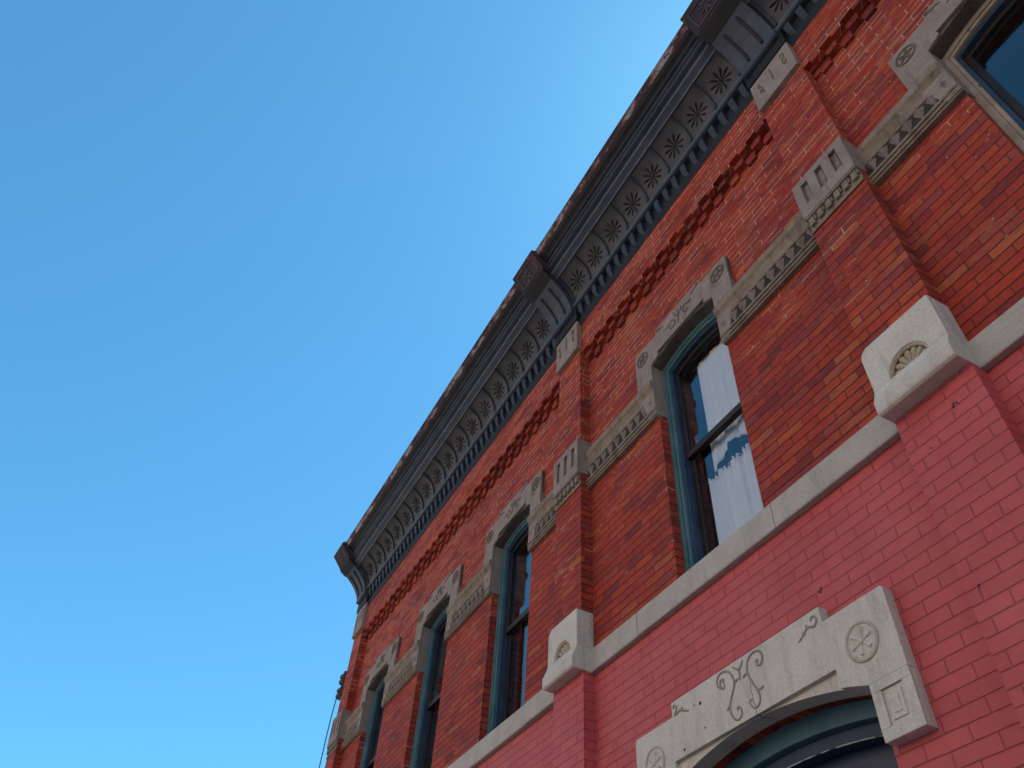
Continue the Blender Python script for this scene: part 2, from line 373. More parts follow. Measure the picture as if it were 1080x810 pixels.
# ------------------------------------------------------------------ the setting
def sheet(name, x0, x1, y0, y1, z, mat):
    bm = bmesh.new(); vs = [bm.verts.new(p) for p in ((x0, y0, z), (x1, y0, z), (x1, y1, z), (x0, y1, z))]; bm.faces.new(vs)
    me = bpy.data.meshes.new(name); bm.to_mesh(me); bm.free(); me.materials.append(mat)
    o = bpy.data.objects.new(name, me); C.collection.objects.link(o); o['kind'] = 'structure'; return o
def block(name, x0, x1, y0, y1, z0, z1, mat):
    b = MB(None); b.box(x0, x1, -y0, -y1, z0, z1, 0.015); o = b.build(name, mat); o['kind'] = 'structure'; return o
sheet('ground', -2500, 2500, -2500, 2500, -0.16, M['earth'])
sheet('road', -300, 300, -9.7, -1.35, -0.13, M['asphalt'])
block('sidewalk', -300, 300, -1.20, 2.8, -0.14, 0.0, M['walk'])
block('kerb', -300, 300, -1.35, -1.203, -0.15, 0.003, M['kerb'])
block('far_sidewalk', -300, 300, -12.1, -9.7, -0.15, 0.0, M['walk'])
road_line = sheet('road_marking', -300, 300, -5.6, -5.45, -0.126, M['paint_line'])

# ------------------------------------------------------------------ the building
bld = thing('brick_building', 'two storey red brick building with carved stone trim, pink lower wall and rusted tin cornice', 'building', ROOT)
WIN = [-9.80, -7.88, -5.955, -3.02, -0.09]
PIL = [(-11.33, -10.92), (-4.885, -4.465), (-1.60, -1.16), (4.86, 5.30)]
SILL_B, SILL_T = 2.76, 2.94
TOP = 7.0
DOOR = (-2.95, 0.748, 1.80)

def wall_mesh(x0, x1, z0, z1, holes, depth):
    b = MB()
    xs = sorted({x0, x1} | {h[0] for h in holes} | {h[1] for h in holes})
    zs = sorted({z0, z1} | {h[2] for h in holes} | {h[3] for h in holes})
    def hole(i, k):
        if i < 0 or k < 0 or i >= len(xs)-1 or k >= len(zs)-1: return None
        xm, zm = (xs[i]+xs[i+1])/2, (zs[k]+zs[k+1])/2
        return any(h[0] < xm < h[1] and h[2] < zm < h[3] for h in holes)
    vf, vb = {}, {}
    def gv(d, i, k, o):
        if (i, k) not in d: d[(i, k)] = b.v(xs[i], o, zs[k])
        return d[(i, k)]
    for i in range(len(xs)-1):
        for k in range(len(zs)-1):
            if hole(i, k): continue
            F = [gv(vf, *q, 0) for q in ((i, k), (i+1, k), (i+1, k+1), (i, k+1))]
            B = [gv(vb, *q, -depth) for q in ((i, k), (i+1, k), (i+1, k+1), (i, k+1))]
            b.face(F); b.face(list(reversed(B)))
            for e, (di, dk) in ((0, (0, -1)), (1, (1, 0)), (2, (0, 1)), (3, (-1, 0))):
                if hole(i+di, k+dk) is not False: b.face([F[e], B[e], B[(e+1) % 4], F[(e+1) % 4]])
    return b
holes = [(c-0.42, c+0.42, SILL_T-0.02, 5.16) for c in WIN]
wall_mesh(PIL[0][0]+0.01, PIL[3][1]-0.01, 2.85, TOP, holes, 0.36).build('upper_wall', M['brick'], bld)
wall_mesh(PIL[0][0]+0.01, PIL[3][1]-0.01, -1.62, 2.847, [(DOOR[0]-DOOR[1], DOOR[0]+DOOR[1], -1.62, DOOR[2]+0.08)], 0.36).build('lower_wall', M['pink'], bld)
b = MB(); b.box(PIL[0][0]+0.02, PIL[0][0]+0.36, -14, -0.362, -1.62, TOP); b.build('side_wall', M['brick'], bld)
b = MB(); b.box(PIL[3][1]-0.36, PIL[3][1]-0.02, -14, -0.362, -1.62, TOP); b.build('side_wall', M['brick'], bld)
b = MB(); b.box(PIL[0][0]+0.363, PIL[3][1]-0.363, -14, -13.66, -1.62, TOP-0.003); b.build('rear_wall', M['brick'], bld)
b = MB(); b.box(PIL[0][0]+0.363, PIL[3][1]-0.363, -13.657, -0.363, 6.3, 6.5); b.build('roof', M['roof'], bld)
b = MB(); b.box(PIL[0][0]+0.363, PIL[3][1]-0.363, -13.657, -0.363, 2.3, 2.5); b.build('upper_floor', M['inside'], bld)

# pilasters
for (a, c) in PIL:
    b = MB(); b.box(a, c, -0.02, 0.105, 3.0, 6.95); b.build('upper_pilaster', M['brick'], bld)
    b = MB(); b.box(a+0.004, c+0.006, -0.02, 0.092, -1.61, 2.7705); b.build('lower_pilaster', M['pink'], bld)

# stone belt under the windows, butt joints between the blocks
def belt(x0, x1, joints):
    xs = [x0] + joints + [x1]; b = MB()
    for i, (p, q) in enumerate(zip(xs, xs[1:])):
        dz = random.uniform(-0.004, 0.004); do = random.uniform(-0.003, 0.003)
        pr = [(-0.30, SILL_B+dz), (0.040+do, SILL_B+dz), (0.044+do, SILL_B+0.012+dz), (0.042+do, SILL_T-0.012+dz), (0.034+do, SILL_T+dz), (-0.30, SILL_T+0.03+dz)]
        b.run(pr, p+(0.0025 if i else 0), q-0.0025)
    return b.build('sill_course', M['sill_stone'], bld, bev=0.004)
belt(PIL[1][1], PIL[2][0], [-3.86, -2.51])
belt(PIL[0][1], PIL[1][0], [-9.2, -7.4, -5.42])
belt(PIL[2][1], PIL[3][0], [0.85, 2.6])

# pilaster stones --------------------------------------------------------------
def cap_stone(a, c):
    mid = (a+c)/2; h = (c-a)/2+0.003; lz, tz, r = 2.952, 3.25, 0.118
    b = MB()
    arc = [(mid + r*math.cos(t), lz + r*math.sin(t)) for t in (PI*k/18 for k in range(19))]
    poly = [(mid-h, lz), (mid-h, tz-0.055), (mid-h+0.014, tz-0.018), (mid-h+0.045, tz), (mid+h-0.008, tz), (mid+h, tz-0.008), (mid+h, lz)] + arc
    b.slab(poly, 0.112, 0.146)
    poly2 = poly[:7]
    b.slab(poly2, 0.0, 0.1115)
    pr = [(0.0, 2.772), (0.168, 2.772), (0.182, 2.782), (0.186, 2.80), (0.186, 2.858), (0.178, 2.866), (0.172, 2.888), (0.158, 2.918), (0.150, 2.935), (0.148, 2.9515), (0.0, 2.9515)]
    b.run(pr, mid-h-0.002, mid+h+0.002)
    st = b.build('pilaster_cap', M['white_stone'], bld, bev=0.005)
    f = MB()
    ring = [(mid + (r-0.004)*math.cos(t), 0.128, lz + (r-0.004)*math.sin(t)) for t in (PI*k/18 for k in range(19))]
    f.tube(ring, 0.011)
    n = 7
    for k in range(n):
        t = PI*(k+0.5)/n; d = Vector((math.cos(t), 0, math.sin(t))); p0 = Vector((mid, 0.111, lz+0.004)) + d*0.012; p1 = Vector((mid, 0.115, lz+0.004)) + d*0.097
        f.tube([p0 + (p1-p0)*q for q in (0, 0.3, 0.6, 0.85, 1)], 0.021, 8, lambda q: 0.25 + 0.75*min(1, q*1.15) if q < 0.9 else 0.7)
    f.build('fan_carving', M['tan_stone'], st, smooth=True)
    return st
def slot_stone(a, c):
    mid = (a+c)/2; h = (c-a)/2+0.003; z0, z1 = 4.605, 5.005; b = MB()
    sx = [mid-0.128, mid, mid+0.128]; sw = 0.029; s0, s1 = 4.715, 4.94
    xs = [mid-h] + [q for x in sx for q in (x-sw, x+sw)] + [mid+h]
    for i in range(len(xs)-1):
        if i % 2 == 0: b.box(xs[i], xs[i+1], 0.107, 0.141, s0, s1)
    b.box(mid-h, mid+h, 0.107, 0.141, z0, s0-0.0); b.box(mid-h, mid+h, 0.107, 0.141, s1, z1)
    b.box(mid-h, mid+h, 0.0, 0.112, z0+0.0005, z1-0.0005)
    st = b.build('slotted_stone', M['grey_stone'], bld, bev=0.003)
    for x in sx:
        f = MB(); f.box(x-sw*0.62, x+sw*0.62, 0.109, 0.122, s0+0.012, s1-0.02, 0.003); f.build('slot', M['band_stone'], st)
    d = MB(); d.box(mid-h+0.004, mid+h-0.004, 0.0, 0.110, 4.452, 4.604)
    d.run([(0.11, 4.585), (0.134, 4.590), (0.137, 4.598), (0.137, 4.604), (0.11, 4.604)], mid-h+0.002, mid+h-0.002)
    d.run([(0.0, 4.452), (0.116, 4.452), (0.119, 4.47), (0.0, 4.475)], mid-h+0.004, mid+h-0.004)
    for k in range(6):
        x = mid-h+0.04 + k*(2*h-0.08)/5
        d.box(x-0.020, x+0.020, 0.105, 0.131, 4.505, 4.578, 0.004); d.box(x+0.022, x+0.033, 0.105, 0.124, 4.535, 4.582, 0.002)
    d.build('dentil_band', M['band_stone'], st)
    return st
GL = {'sl': [(-0.137, 6.628), (-0.158, 6.595), (-0.136, 6.560), (-0.121, 6.515), (-0.148, 6.485), (-0.158, 6.50)],
      'sl2': [(-0.150, 6.52), (-0.128, 6.50), (-0.118, 6.44)],
      'bar': [(-0.008, 6.66), (-0.005, 6.47)],
      'sr': [(0.112, 6.60), (0.122, 6.645), (0.146, 6.630), (0.142, 6.575), (0.118, 6.535), (0.122, 6.49), (0.150, 6.465)],
      'sr2': [(0.150, 6.52), (0.132, 6.46)]}
def date_stone(a, c):
    mid = (a+c)/2; h = (c-a)/2+0.004; b = MB()
    b.run([(0.0, 6.288), (0.148, 6.288), (0.148, 6.735), (0.0, 6.735)], mid-h, mid+h)
    st = b.build('carved_top_stone', M['grey_stone'], bld, bev=0.004)
    for keys in (('sl', 'sl2'), ('bar',), ('sr', 'sr2')):
        f = MB()
        for k in keys:
            f.tube([(mid+0.008+p.x, 0.1485, p.y) for p in catmull([(x, z, 0) for x, z in GL[k]], 5)], 0.0072, 6)
        f.build('bar_carving' if keys[0] == 'bar' else 'scroll_carving', M['cut'], st)
for i, (a, c) in enumerate(PIL):
    cap_stone(a, c); slot_stone(a, c); date_stone(a, c)

# carved string course between the hoods -----------------------------------------
def string_course(x0, x1):
    b = MB()
    pr = [(-0.02, 4.452), (0.036, 4.452), (0.040, 4.462), (0.030, 4.468), (0.030, 4.476), (0.044, 4.480), (0.046, 4.496), (0.034, 4.502), (0.034, 4.510), (0.050, 4.514), (0.052, 4.532),
          (0.036, 4.540), (0.024, 4.545), (0.024, 4.668), (0.040, 4.672), (0.044, 4.690), (0.038, 4.700), (0.042, 4.735), (0.052, 4.765), (0.066, 4.785), (0.068, 4.800), (0.068, 4.835), (0.062, 4.852), (-0.02, 4.872)]
    b.run(pr, x0, x1)
    st = b.build('carved_string_course', M['band_stone'], bld)
    t = MB(); n = max(1, round((x1-x0)/0.098)); p = (x1-x0)/n
    for k in range(n):
        xc = x0+p*(k+0.5); q = p*0.5
        for (cx, zc, hw, hz) in ((xc, 4.606, q*0.86, 0.054),):
            vs = [t.v(cx-hw, 0.0268, zc+hz), t.v(cx+hw, 0.0268, zc+hz), t.v(cx, 0.0268, zc-hz)]; ap = t.v(cx, 0.066, zc+hz*0.45)
            for i in range(3): t.face([vs[i], vs[(i+1) % 3], ap])
            t.face(vs)
    t.build('dogtooth_carving', M['grey_stone'], st)
    r = MB(); r.box(x0+0.001, x1-0.001, 0.0, 0.0272, 4.546, 4.667); r.build('dark_recess', M['soot'], st)  # dark sheet behind the teeth paints the shade of the gaps
segs = [(PIL[0][1], WIN[0]-0.416), (WIN[0]+0.416, WIN[1]-0.416), (WIN[1]+0.416, WIN[2]-0.416), (WIN[2]+0.416, PIL[1][0]),
        (PIL[1][1], WIN[3]-0.416), (WIN[3]+0.416, PIL[2][0]), (PIL[2][1], WIN[4]-0.416), (WIN[4]+0.416, PIL[3][0])]
for a, c in segs: string_course(a, c)

# checkered band of projecting header bricks -----------------------------------------
def corbel_band(x0, x1):
    """three courses of alternate headers stepping out to the thicker wall under the cornice"""
    H = 0.1075; ph = BX; z0 = 6.052
    b = MB(); b.box(x0, x1, -0.01, 0.094, z0+3*COURSE-0.013, TOP-0.01)
    top_ = b
    b = MB()
    b.box(x0, x1, -0.01, 0.020, z0+COURSE+0.0005, z0+2*COURSE); b.box(x0, x1, -0.01, 0.044, z0+2*COURSE+0.0005, z0+3*COURSE)
    i0 = math.ceil((x0-ph)/H - 1e-6); i1 = math.floor((x1-ph)/H + 1e-6)
    for r in range(3):
        z = z0 + r*COURSE
        for i in range(i0, i1):
            if (i+r) % 2 == 0:
                x = ph+i*H; o = (0.031, 0.062, 0.0945)[r]+(random.uniform(-0.004, 0.004) if r < 2 else 0)
                (top_ if r == 2 else b).box(x+0.004, x+H-0.004, -0.012, o, z+0.005, z+COURSE-(0.004 if r < 2 else 0.012))
    top_.build('wall_top', M['brick'], bld)
    return b.build('corbelled_brick_band', M['header'], bld, bev=0.003)
for (p, q) in zip(PIL, PIL[1:]): corbel_band(p[1]-0.02, q[0]+0.02)

# window hoods ----------------------------------------------------------------------
HB = None
def rosette(b, x, z, o, r, petals=6, k=1.0):
    b.tube([(x+r*math.cos(t), o, z+r*math.sin(t)) for t in (2*PI*i/24 for i in range(25))], r*0.13*k, 6)
    for i in range(petals):
        t = 2*PI*i/petals; d = Vector((math.cos(t), 0, math.sin(t)))
        b.tube([Vector((x, o-0.002, z)) + d*r*q for q in (0.12, 0.35, 0.6, 0.8)], r*0.19, 6, lambda q: 0.5+0.5*math.sin(PI*min(1, q*0.9+0.1)))
UPV = [[(0.186,5.266),(0.139,5.272),(0.100,5.290),(0.070,5.258),(0.103,5.192),(0.128,5.215),(0.101,5.245)],
       [(-0.175,5.247),(-0.127,5.262),(-0.070,5.275),(-0.038,5.215),(-0.087,5.189),(-0.118,5.225),(-0.090,5.243)],
       [(-0.002,5.170),(0.010,5.250),(0.007,5.340)], [(0.010,5.250),(0.044,5.290),(0.060,5.33)], [(0.010,5.250),(-0.029,5.300),(-0.045,5.345)],
       [(0.190,5.325),(0.220,5.345),(0.252,5.345),(0.280,5.372),(0.296,5.358),(0.276,5.348)],
       [(-0.194,5.325),(-0.225,5.345),(-0.255,5.345),(-0.283,5.372),(-0.298,5.358),(-0.278,5.348)]]
def hood():
    """built round x = BX so that copies only need a shift"""
    c = BX
    arch = lambda x, a=0.41, top=5.118, rise=0.085: top - rise*(x/a)**2
    def half(sgn, pts): return [(c+sgn*x, z) for x, z in pts]
    b = MB()
    inner = [(0.41, 4.47)] + [(x, arch(x)) for x in (0.41, 0.375, 0.34, 0.31)] + [(0.31, 5.120)]
    outer = [(0.31, 5.395), (0.31, 5.335), (0.61, 5.335), (0.62, 5.325), (0.62, 4.86), (0.50, 4.47)]
    Lp = half(1, outer) + half(1, inner) + list(reversed(half(-1, inner))) + list(reversed(half(-1, outer)))
    b.slab(Lp, 0.020, 0.043)
    arc = [(-0.41 + 0.82*k/20) for k in range(21)]
    leg = [(0.41, 4.47), (0.50, 4.47), (0.62, 4.86), (0.62, 5.0325), (0.41, 5.0325)]
    b.slab(half(1, leg), -0.078, 0.0195); b.slab(half(-1, leg), -0.078, 0.0195)
    st = b.build('window_hood', M['grey_stone'], bld, bev=0.003)
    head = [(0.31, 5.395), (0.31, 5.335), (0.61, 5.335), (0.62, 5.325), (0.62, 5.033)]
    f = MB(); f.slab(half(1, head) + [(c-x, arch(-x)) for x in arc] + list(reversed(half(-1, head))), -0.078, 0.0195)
    f.build('arch_soffit', M['sooty_stone'], st)  # arch underside takes the stone with its shade in the colour
    f = MB()
    for pts in UPV:
        f.tube([(c+p.x, 0.0435, p.y) for p in catmull([(x, z, 0) for x, z in pts], 5)], 0.0062, 6, lambda q: 1.1-0.6*abs(q-0.4))
    f.build('vine_carving', M['cut'], st)
    for sg in (1, -1):
        rc = MB(); rosette(rc, c+sg*0.513, 5.21, 0.043, 0.070, 5); rc.build('rosette', M['cut' if sg else 'cut'], st)
        p = MB(); x0, x1, z0, z1 = (0.455, 0.575, 4.90, 5.09) if sg > 0 else (-0.575, -0.455, 4.90, 5.09)
        for q in (((x0, z0), (x1, z0)), ((x1, z0), (x1, z1)), ((x1, z1), (x0, z1)), ((x0, z1), (x0, z0))):
            p.tube([(c+q[0][0], 0.0425, q[0][1]), (c+q[1][0], 0.0425, q[1][1])], 0.005, 6)
        p.build('panel_moulding', M['soft_cut'], st)
    return st
h0 = hood(); h0.location.x = WIN[3]-BX
for c in (WIN[2], WIN[1], WIN[0], WIN[4]): copy_tree(h0, bld, c-WIN[3])

# windows ----------------------------------------------------------------------------
def window(mat_casing, mat_inner):
    c = BX
    top = lambda x, t: t - 0.085*(x/0.41)**2
    N = 14
    def ring(h0_, h1_, t0, t1, o0, o1, zb):
        """arched frame between half widths h0_ (outer) and h1_ (inner)"""
        b = MB()
        out = [(c+h0_, zb)] + [(c+h0_*(1-2*k/N), top(h0_*(1-2*k/N), t0)) for k in range(N+1)] + [(c-h0_, zb)]
        inn = [(c+h1_, zb)] + [(c+h1_*(1-2*k/N), top(h1_*(1-2*k/N), t1)) for k in range(N+1)] + [(c-h1_, zb)]
        A0 = [b.v(x, o0, z) for x, z in out]; A1 = [b.v(x, o1, z) for x, z in out]
        B0 = [b.v(x, o0, z) for x, z in inn]; B1 = [b.v(x, o1, z) for x, z in inn]
        for i in range(len(out)-1):
            b.face([A1[i], A1[i+1], B1[i+1], B1[i]]); b.face([A0[i], B0[i], B0[i+1], A0[i+1]])
            b.face([A0[i], A0[i+1], A1[i+1], A1[i]]); b.face([B0[i], B1[i], B1[i+1], B0[i+1]])
        for i in (0, -1): b.face([A0[i], A1[i], B1[i], B0[i]])
        return b
    zb = SILL_T+0.005
    # brick mould: three stepped rings
    m_ = ring(0.425, 0.385, 5.150, 5.078, -0.15, -0.072, zb)
    root = m_.build('window', mat_casing, bld, bev=0.006)
    q = ring(0.386, 0.362, 5.080, 5.052, -0.16, -0.084, zb).build('inner_moulding', mat_casing, root, bev=0.008)
    ring(0.363, 0.340, 5.053, 5.028, -0.22, -0.112, zb).build('jamb_lining', mat_inner, root, bev=0.003)
    ring(0.341, 0.303, 5.029, 4.985, -0.178, -0.146, 4.02).build('upper_sash', M['sash'], root, bev=0.003)
    b = MB(); b.box(c-0.341, c+0.341, -0.190, -0.142, 4.015, 4.070, 0.004); b.build('meeting_rail', M['sash'], root)
    b = MB()
    b.box(c-0.341, c-0.300, -0.214, -0.180, zb, 4.013); b.box(c+0.300, c+0.341, -0.214, -0.180, zb, 4.013); b.box(c-0.299, c+0.299, -0.214, -0.180, zb, zb+0.06)
    b.build('lower_sash', M['sash'], root, bev=0.003)
    g = MB(); xs = [(0.310*(1-2*k/N)) for k in range(N+1)]
    g.slab([(c+0.310, 4.06)] + [(c+x, top(x, 4.993)) for x in xs] + [(c-0.310, 4.06)], -0.164, -0.160); g.build('upper_pane', M['glass'], root)
    g = MB(); g.box(c-0.305, c+0.305, -0.199, -0.195, zb+0.055, 4.02); g.build('lower_pane', M['glass'], root)
    return root
w0 = window(M['teal'], M['navy']); w0.location.x = WIN[3]-BX
for c in (WIN[2], WIN[1], WIN[0]): copy_tree(w0, bld, c-WIN[3])
w5 = window(M['bare'], M['navy']); w5.location.x = WIN[4]-BX
w5['label'] = 'window with unpainted weathered wooden casing'

# doorway -------------------------------------------------------------------------------
DX = DOOR[0]
DS = [[(-0.141,2.103),(-0.131,2.118),(-0.153,2.124),(-0.165,2.100),(-0.149,2.077)],
      [(-0.130,2.095),(-0.141,2.072),(-0.183,2.101),(-0.181,2.140),(-0.146,2.162),(-0.094,2.150),(-0.062,2.110),(-0.054,2.064),(-0.076,2.025),(-0.103,1.983),(-0.112,1.942),(-0.099,1.900),(-0.065,1.877),(-0.034,1.890),(-0.032,1.922),(-0.051,1.937),(-0.060,1.922)],
      [(0.124,2.108),(0.142,2.112),(0.131,2.090),(0.153,2.076),(0.175,2.093),(0.178,2.126),(0.153,2.155),(0.111,2.160),(0.073,2.138),(0.057,2.100),(0.060,2.061),(0.078,2.014),(0.104,1.966),(0.115,1.925),(0.102,1.894),(0.069,1.886),(0.042,1.911),(0.042,1.933),(0.064,1.935)],
      [(-0.049,2.155),(-0.017,2.128),(0.004,2.123),(0.034,2.158)], [(0.0,2.13),(-0.003,2.100),(-0.009,2.066)], [(-0.050,2.066),(-0.022,2.078)], [(0.018,2.066),(0.045,2.078)],
      [(0.104,1.966),(0.135,1.960),(0.15,1.968)], [(-0.112,1.972),(-0.135,1.95)],
      [(0.436,2.066),(0.475,2.086),(0.500,2.105),(0.525,2.107),(0.554,2.096),(0.574,2.116),(0.567,2.143),(0.545,2.146),(0.540,2.130)], [(0.47,2.10),(0.488,2.085)], [(0.50,2.125),(0.512,2.105)],
      [(-0.450,2.075),(-0.490,2.090),(-0.520,2.105),(-0.548,2.102),(-0.577,2.098),(-0.560,2.115),(-0.555,2.140),(-0.578,2.152),(-0.584,2.136)], [(-0.50,2.115),(-0.512,2.100)]]
def door_hood():
    darch = lambda x: 1.850 - 0.139*(x/0.768)**2
    c = DX
    def half(sgn, pts): return [(c+sgn*x, z) for x, z in pts]
    b = MB()
    inner = [(0.768, 1.714)] + [(x, darch(x)) for x in (0.768, 0.73, 0.69, 0.65, 0.612)] + [(0.612, 1.852)]
    outer = [(0.602, 2.178), (0.602, 2.094), (0.965, 2.094), (0.976, 2.083), (0.976, 1.714)]
    b.slab(half(1, outer) + half(1, inner) + list(reversed(half(-1, inner))) + list(reversed(half(-1, outer))), 0.032, 0.056)
    N = 28; arc = [0.768*(1-2*k/N) for k in range(N+1)]
    b.slab(half(1, outer) + [(c+x, darch(x)) for x in arc] + list(reversed(half(-1, outer))), -0.07, 0.0315)
    st = b.build('door_hood', M['white_stone'], bld, bev=0.004)
    for sg in (1, -1):
        p = MB(); xi, xo = (0.766, 0.978) if sg > 0 else (-0.978, -0.766)
        a0, a1 = sorted((xi, xo)); fx0, fx1, fz0, fz1 = a0+0.050, a1-0.050, 1.515, 1.668
        p.box(c+a0, c+a1, 0.050, 0.061, fz1, 1.711); p.box(c+a0, c+a1, 0.050, 0.061, 1.463, fz0)
        p.box(c+a0, c+fx0, 0.050, 0.061, fz0, fz1); p.box(c+fx1, c+a1, 0.050, 0.061, fz0, fz1)
        p.box(c+a0, c+a1, -0.07, 0.050, 1.4635, 1.7105)
        lg = p.build('hood_leg', M['white_stone'], st, bev=0.0035)
        q = MB(); q.box(c+fx0+0.018, c+fx1-0.018, 0.048, 0.056, fz0+0.02, fz1-0.02, 0.004); q.box(c+fx0+0.036, c+fx1-0.036, 0.05, 0.060, fz0+0.042, fz1-0.042, 0.003)
        q.build('leg_panel', M['white_stone'], lg) if False else q.build('leg_panel', M['white_stone'], st)
        d = MB(); x, z = c+sg*0.793, 1.902
        d.tube([(x+0.086*math.cos(t), 0.056, z+0.086*math.sin(t)) for t in (2*PI*i/32 for i in range(33))], 0.009, 8)
        ring = d.build('roundel', M['pale_tan'], st, smooth=True)
        e = MB(); e.lathe((x, 0.050, z), (0, 1, 0), [(0.078, 0.0), (0.078, 0.0085), (0.069, 0.012), (0.064, 0.0095), (0.001, 0.0095)], 32)
        for i in range(6):
            t = 2*PI*i/6+0.3; dd = Vector((math.cos(t), 0, math.sin(t)))
            e.tube([Vector((x, 0.058, z)) + dd*0.060*k for k in (0.1, 0.4, 0.7, 1)], 0.012, 6, lambda k: 0.4+0.6*k)
        e.lathe((x, 0.058, z), (0, 1, 0), [(0.012, 0), (0.012, 0.008), (0.004, 0.012)], 12)
        e.build('flower_carving', M['white_stone'], st, smooth=True)
    f = MB()
    for grp in (DS[:9], DS[9:12], DS[12:]):
        f = MB()
        for pts in grp:
            f.tube([(c+p.x, 0.0565, p.y) for p in catmull([(x, z, 0) for x, z in pts], 5)], 0.0060, 7, lambda q: 1.2-0.7*abs(q-0.5))
        f.build('scroll_carving', M['soft_cut'], st, smooth=True)
    f = MB()
    f.tube([(c+x, 0.0555, z) for x, z in ((0.060, 2.02), (0.058, 1.97), (0.066, 1.955), (0.060, 1.925), (0.072, 1.90), (0.070, 1.853))], 0.0022, 5)
    f.tube([(c+0.070, 0.0555, 1.853), (c+0.072, 0.02, 1.848), (c+0.09, -0.03, 1.849), (c+0.085, -0.07, 1.849)], 0.0026, 5)
    f.build('crack', M['cut'], st)
    for x, z, r in ((-0.40, 2.085, 0.006), (-0.345, 2.075, 0.012), (-0.52, 1.885, 0.010), (-0.33, 1.935, 0.007)):
        f = MB(); f.lathe((c+x, 0.0545, z), (0, 1, 0), [(r, 0), (r*0.9, 0.0022), (0.001, 0.0024)], 7)
        f.build('chip', M['black_metal'], st)
    return st
door_hood()
def arched(name, mat, parent, h0_, h1_, t0, t1, o0, o1, zb, bev=0.004):
    c = DX; N = 26; b = MB(); k0 = 0.105/0.768**2
    tp = lambda x, t: t - k0*x*x
    out = [(c+h0_, zb)] + [(c+h0_*(1-2*k/N), tp(h0_*(1-2*k/N), t0)) for k in range(N+1)] + [(c-h0_, zb)]
    inn = [(c+h1_, zb)] + [(c+h1_*(1-2*k/N), tp(h1_*(1-2*k/N), t1)) for k in range(N+1)] + [(c-h1_, zb)]
    A0 = [b.v(x, o0, z) for x, z in out]; A1 = [b.v(x, o1, z) for x, z in out]
    B0 = [b.v(x, o0, z) for x, z in inn]; B1 = [b.v(x, o1, z) for x, z in inn]
    for i in range(len(out)-1):
        b.face([A1[i], A1[i+1], B1[i+1], B1[i]]); b.face([A0[i], B0[i], B0[i+1], A0[i+1]])
        b.face([A0[i], A0[i+1], A1[i+1], A1[i]]); b.face([B0[i], B1[i], B1[i+1], B0[i+1]])
    for i in (0, -1): b.face([A0[i], A1[i], B1[i], B0[i]])
    return b.build(name, mat, parent, bev=bev)
# ring of brick ends over the door
b = MB(); n = 22
for k in range(n):
    x = -0.74 + 1.48*(k+0.5)/n; z = 1.850-0.139*(x/0.768)**2; sl_ = -2*0.139*x/0.768**2
    u = Vector((1, 0, sl_)).normalized()*0.031; w_ = Vector((-sl_, 0, 1)).normalized()
    o1 = -0.072; P = Vector((DX+x, 0, z+0.004+random.uniform(-0.003, 0.003)))
    pts = [P-u, P+u, P+u+w_*0.09, P-u+w_*0.09]
    b.slab([(p.x, p.z) for p in pts], -0.14, o1)
b.build('brick_arch', M['header'], bld, bev=0.003)
dr = arched('door_frame', M['teal'], bld, 0.748, 0.690, 1.866, 1.756, -0.24, -0.142, -1.6)
arched('inner_frame', M['navy'], dr, 0.689, 0.640, 1.755, 1.690, -0.30, -0.186, -1.6)
arched('paint_line', M['line'], dr, 0.6405, 0.636, 1.691, 1.6865, -0.190, -0.1845, 1.0, 0)
b = MB(); N = 24; k0 = 0.105/0.768**2
b.slab([(DX+0.635, 0.82)] + [(DX+x, 1.6855-k0*x*x) for x in (0.635*(1-2*k/N) for k in range(N+1))] + [(DX-0.635, 0.82)], -0.31, -0.27)
b.build('transom_panel', M['transom'], dr)
b = MB(); b.box(DX-0.636, DX+0.636, -0.32, -0.20, 0.74, 0.818, 0.006); b.build('transom_bar', M['teal'], dr)
for sg in (-1, 1):
    x0, x1 = sorted((DX+sg*0.003, DX+sg*0.634)); b = MB(); b.box(x0, x1, -0.31, -0.265, -1.59, 0.735, 0.004)
    d = b.build('door_leaf', M['navy'], dr)
    for z0, z1 in ((-1.4, -0.7), (-0.55, 0.6)):
        q = MB(); q.box(x0+0.11, x1-0.11, -0.267, -0.255, z0, z1, 0.006); q.build('door_panel', M['navy'], dr)

# cornice ----------------------------------------------------------------------------------
X0, X1 = PIL[0][0]+0.02, PIL[3][1]-0.02
COVE = [(0.172, 7.045), (0.174, 7.09), (0.179, 7.13), (0.188, 7.18), (0.203, 7.225), (0.228, 7.262), (0.262, 7.290), (0.305, 7.309), (0.350, 7.321), (0.392, 7.328)]
C0, C1 = COVE[0], COVE[-1]
for i in range(1, len(COVE)-1):      # shallow cove: pull the curve towards its chord
    t = i/(len(COVE)-1); t = (COVE[i][0]-C0[0] + COVE[i][1]-C0[1])/(C1[0]-C0[0] + C1[1]-C0[1])
    COVE[i] = (COVE[i][0]*0.62 + (C0[0]+(C1[0]-C0[0])*t)*0.38, COVE[i][1]*0.62 + (C0[1]+(C1[1]-C0[1])*t)*0.38)
base = [(-0.2, 6.685), (0.102, 6.685), (0.112, 6.70), (0.114, 6.765), (0.100, 6.772), (0.106, 6.955), (0.150, 6.958)]
bead = [(0.178, 6.958), (0.192, 6.968), (0.196, 6.985), (0.190, 7.003), (0.180, 7.010), (0.184, 7.018), (0.182, 7.032), (0.172, 7.040)]
fascia = [(0.396, 7.318), (0.404, 7.320), (0.408, 7.342), (0.430, 7.350), (0.470, 7.360), (0.474, 7.396), (0.484, 7.402), (0.520, 7.412), (0.530, 7.420), (0.533, 7.452), (0.548, 7.458), (0.552, 7.494), (0.545, 7.50), (0.545, 7.525), (0.572, 7.530)]
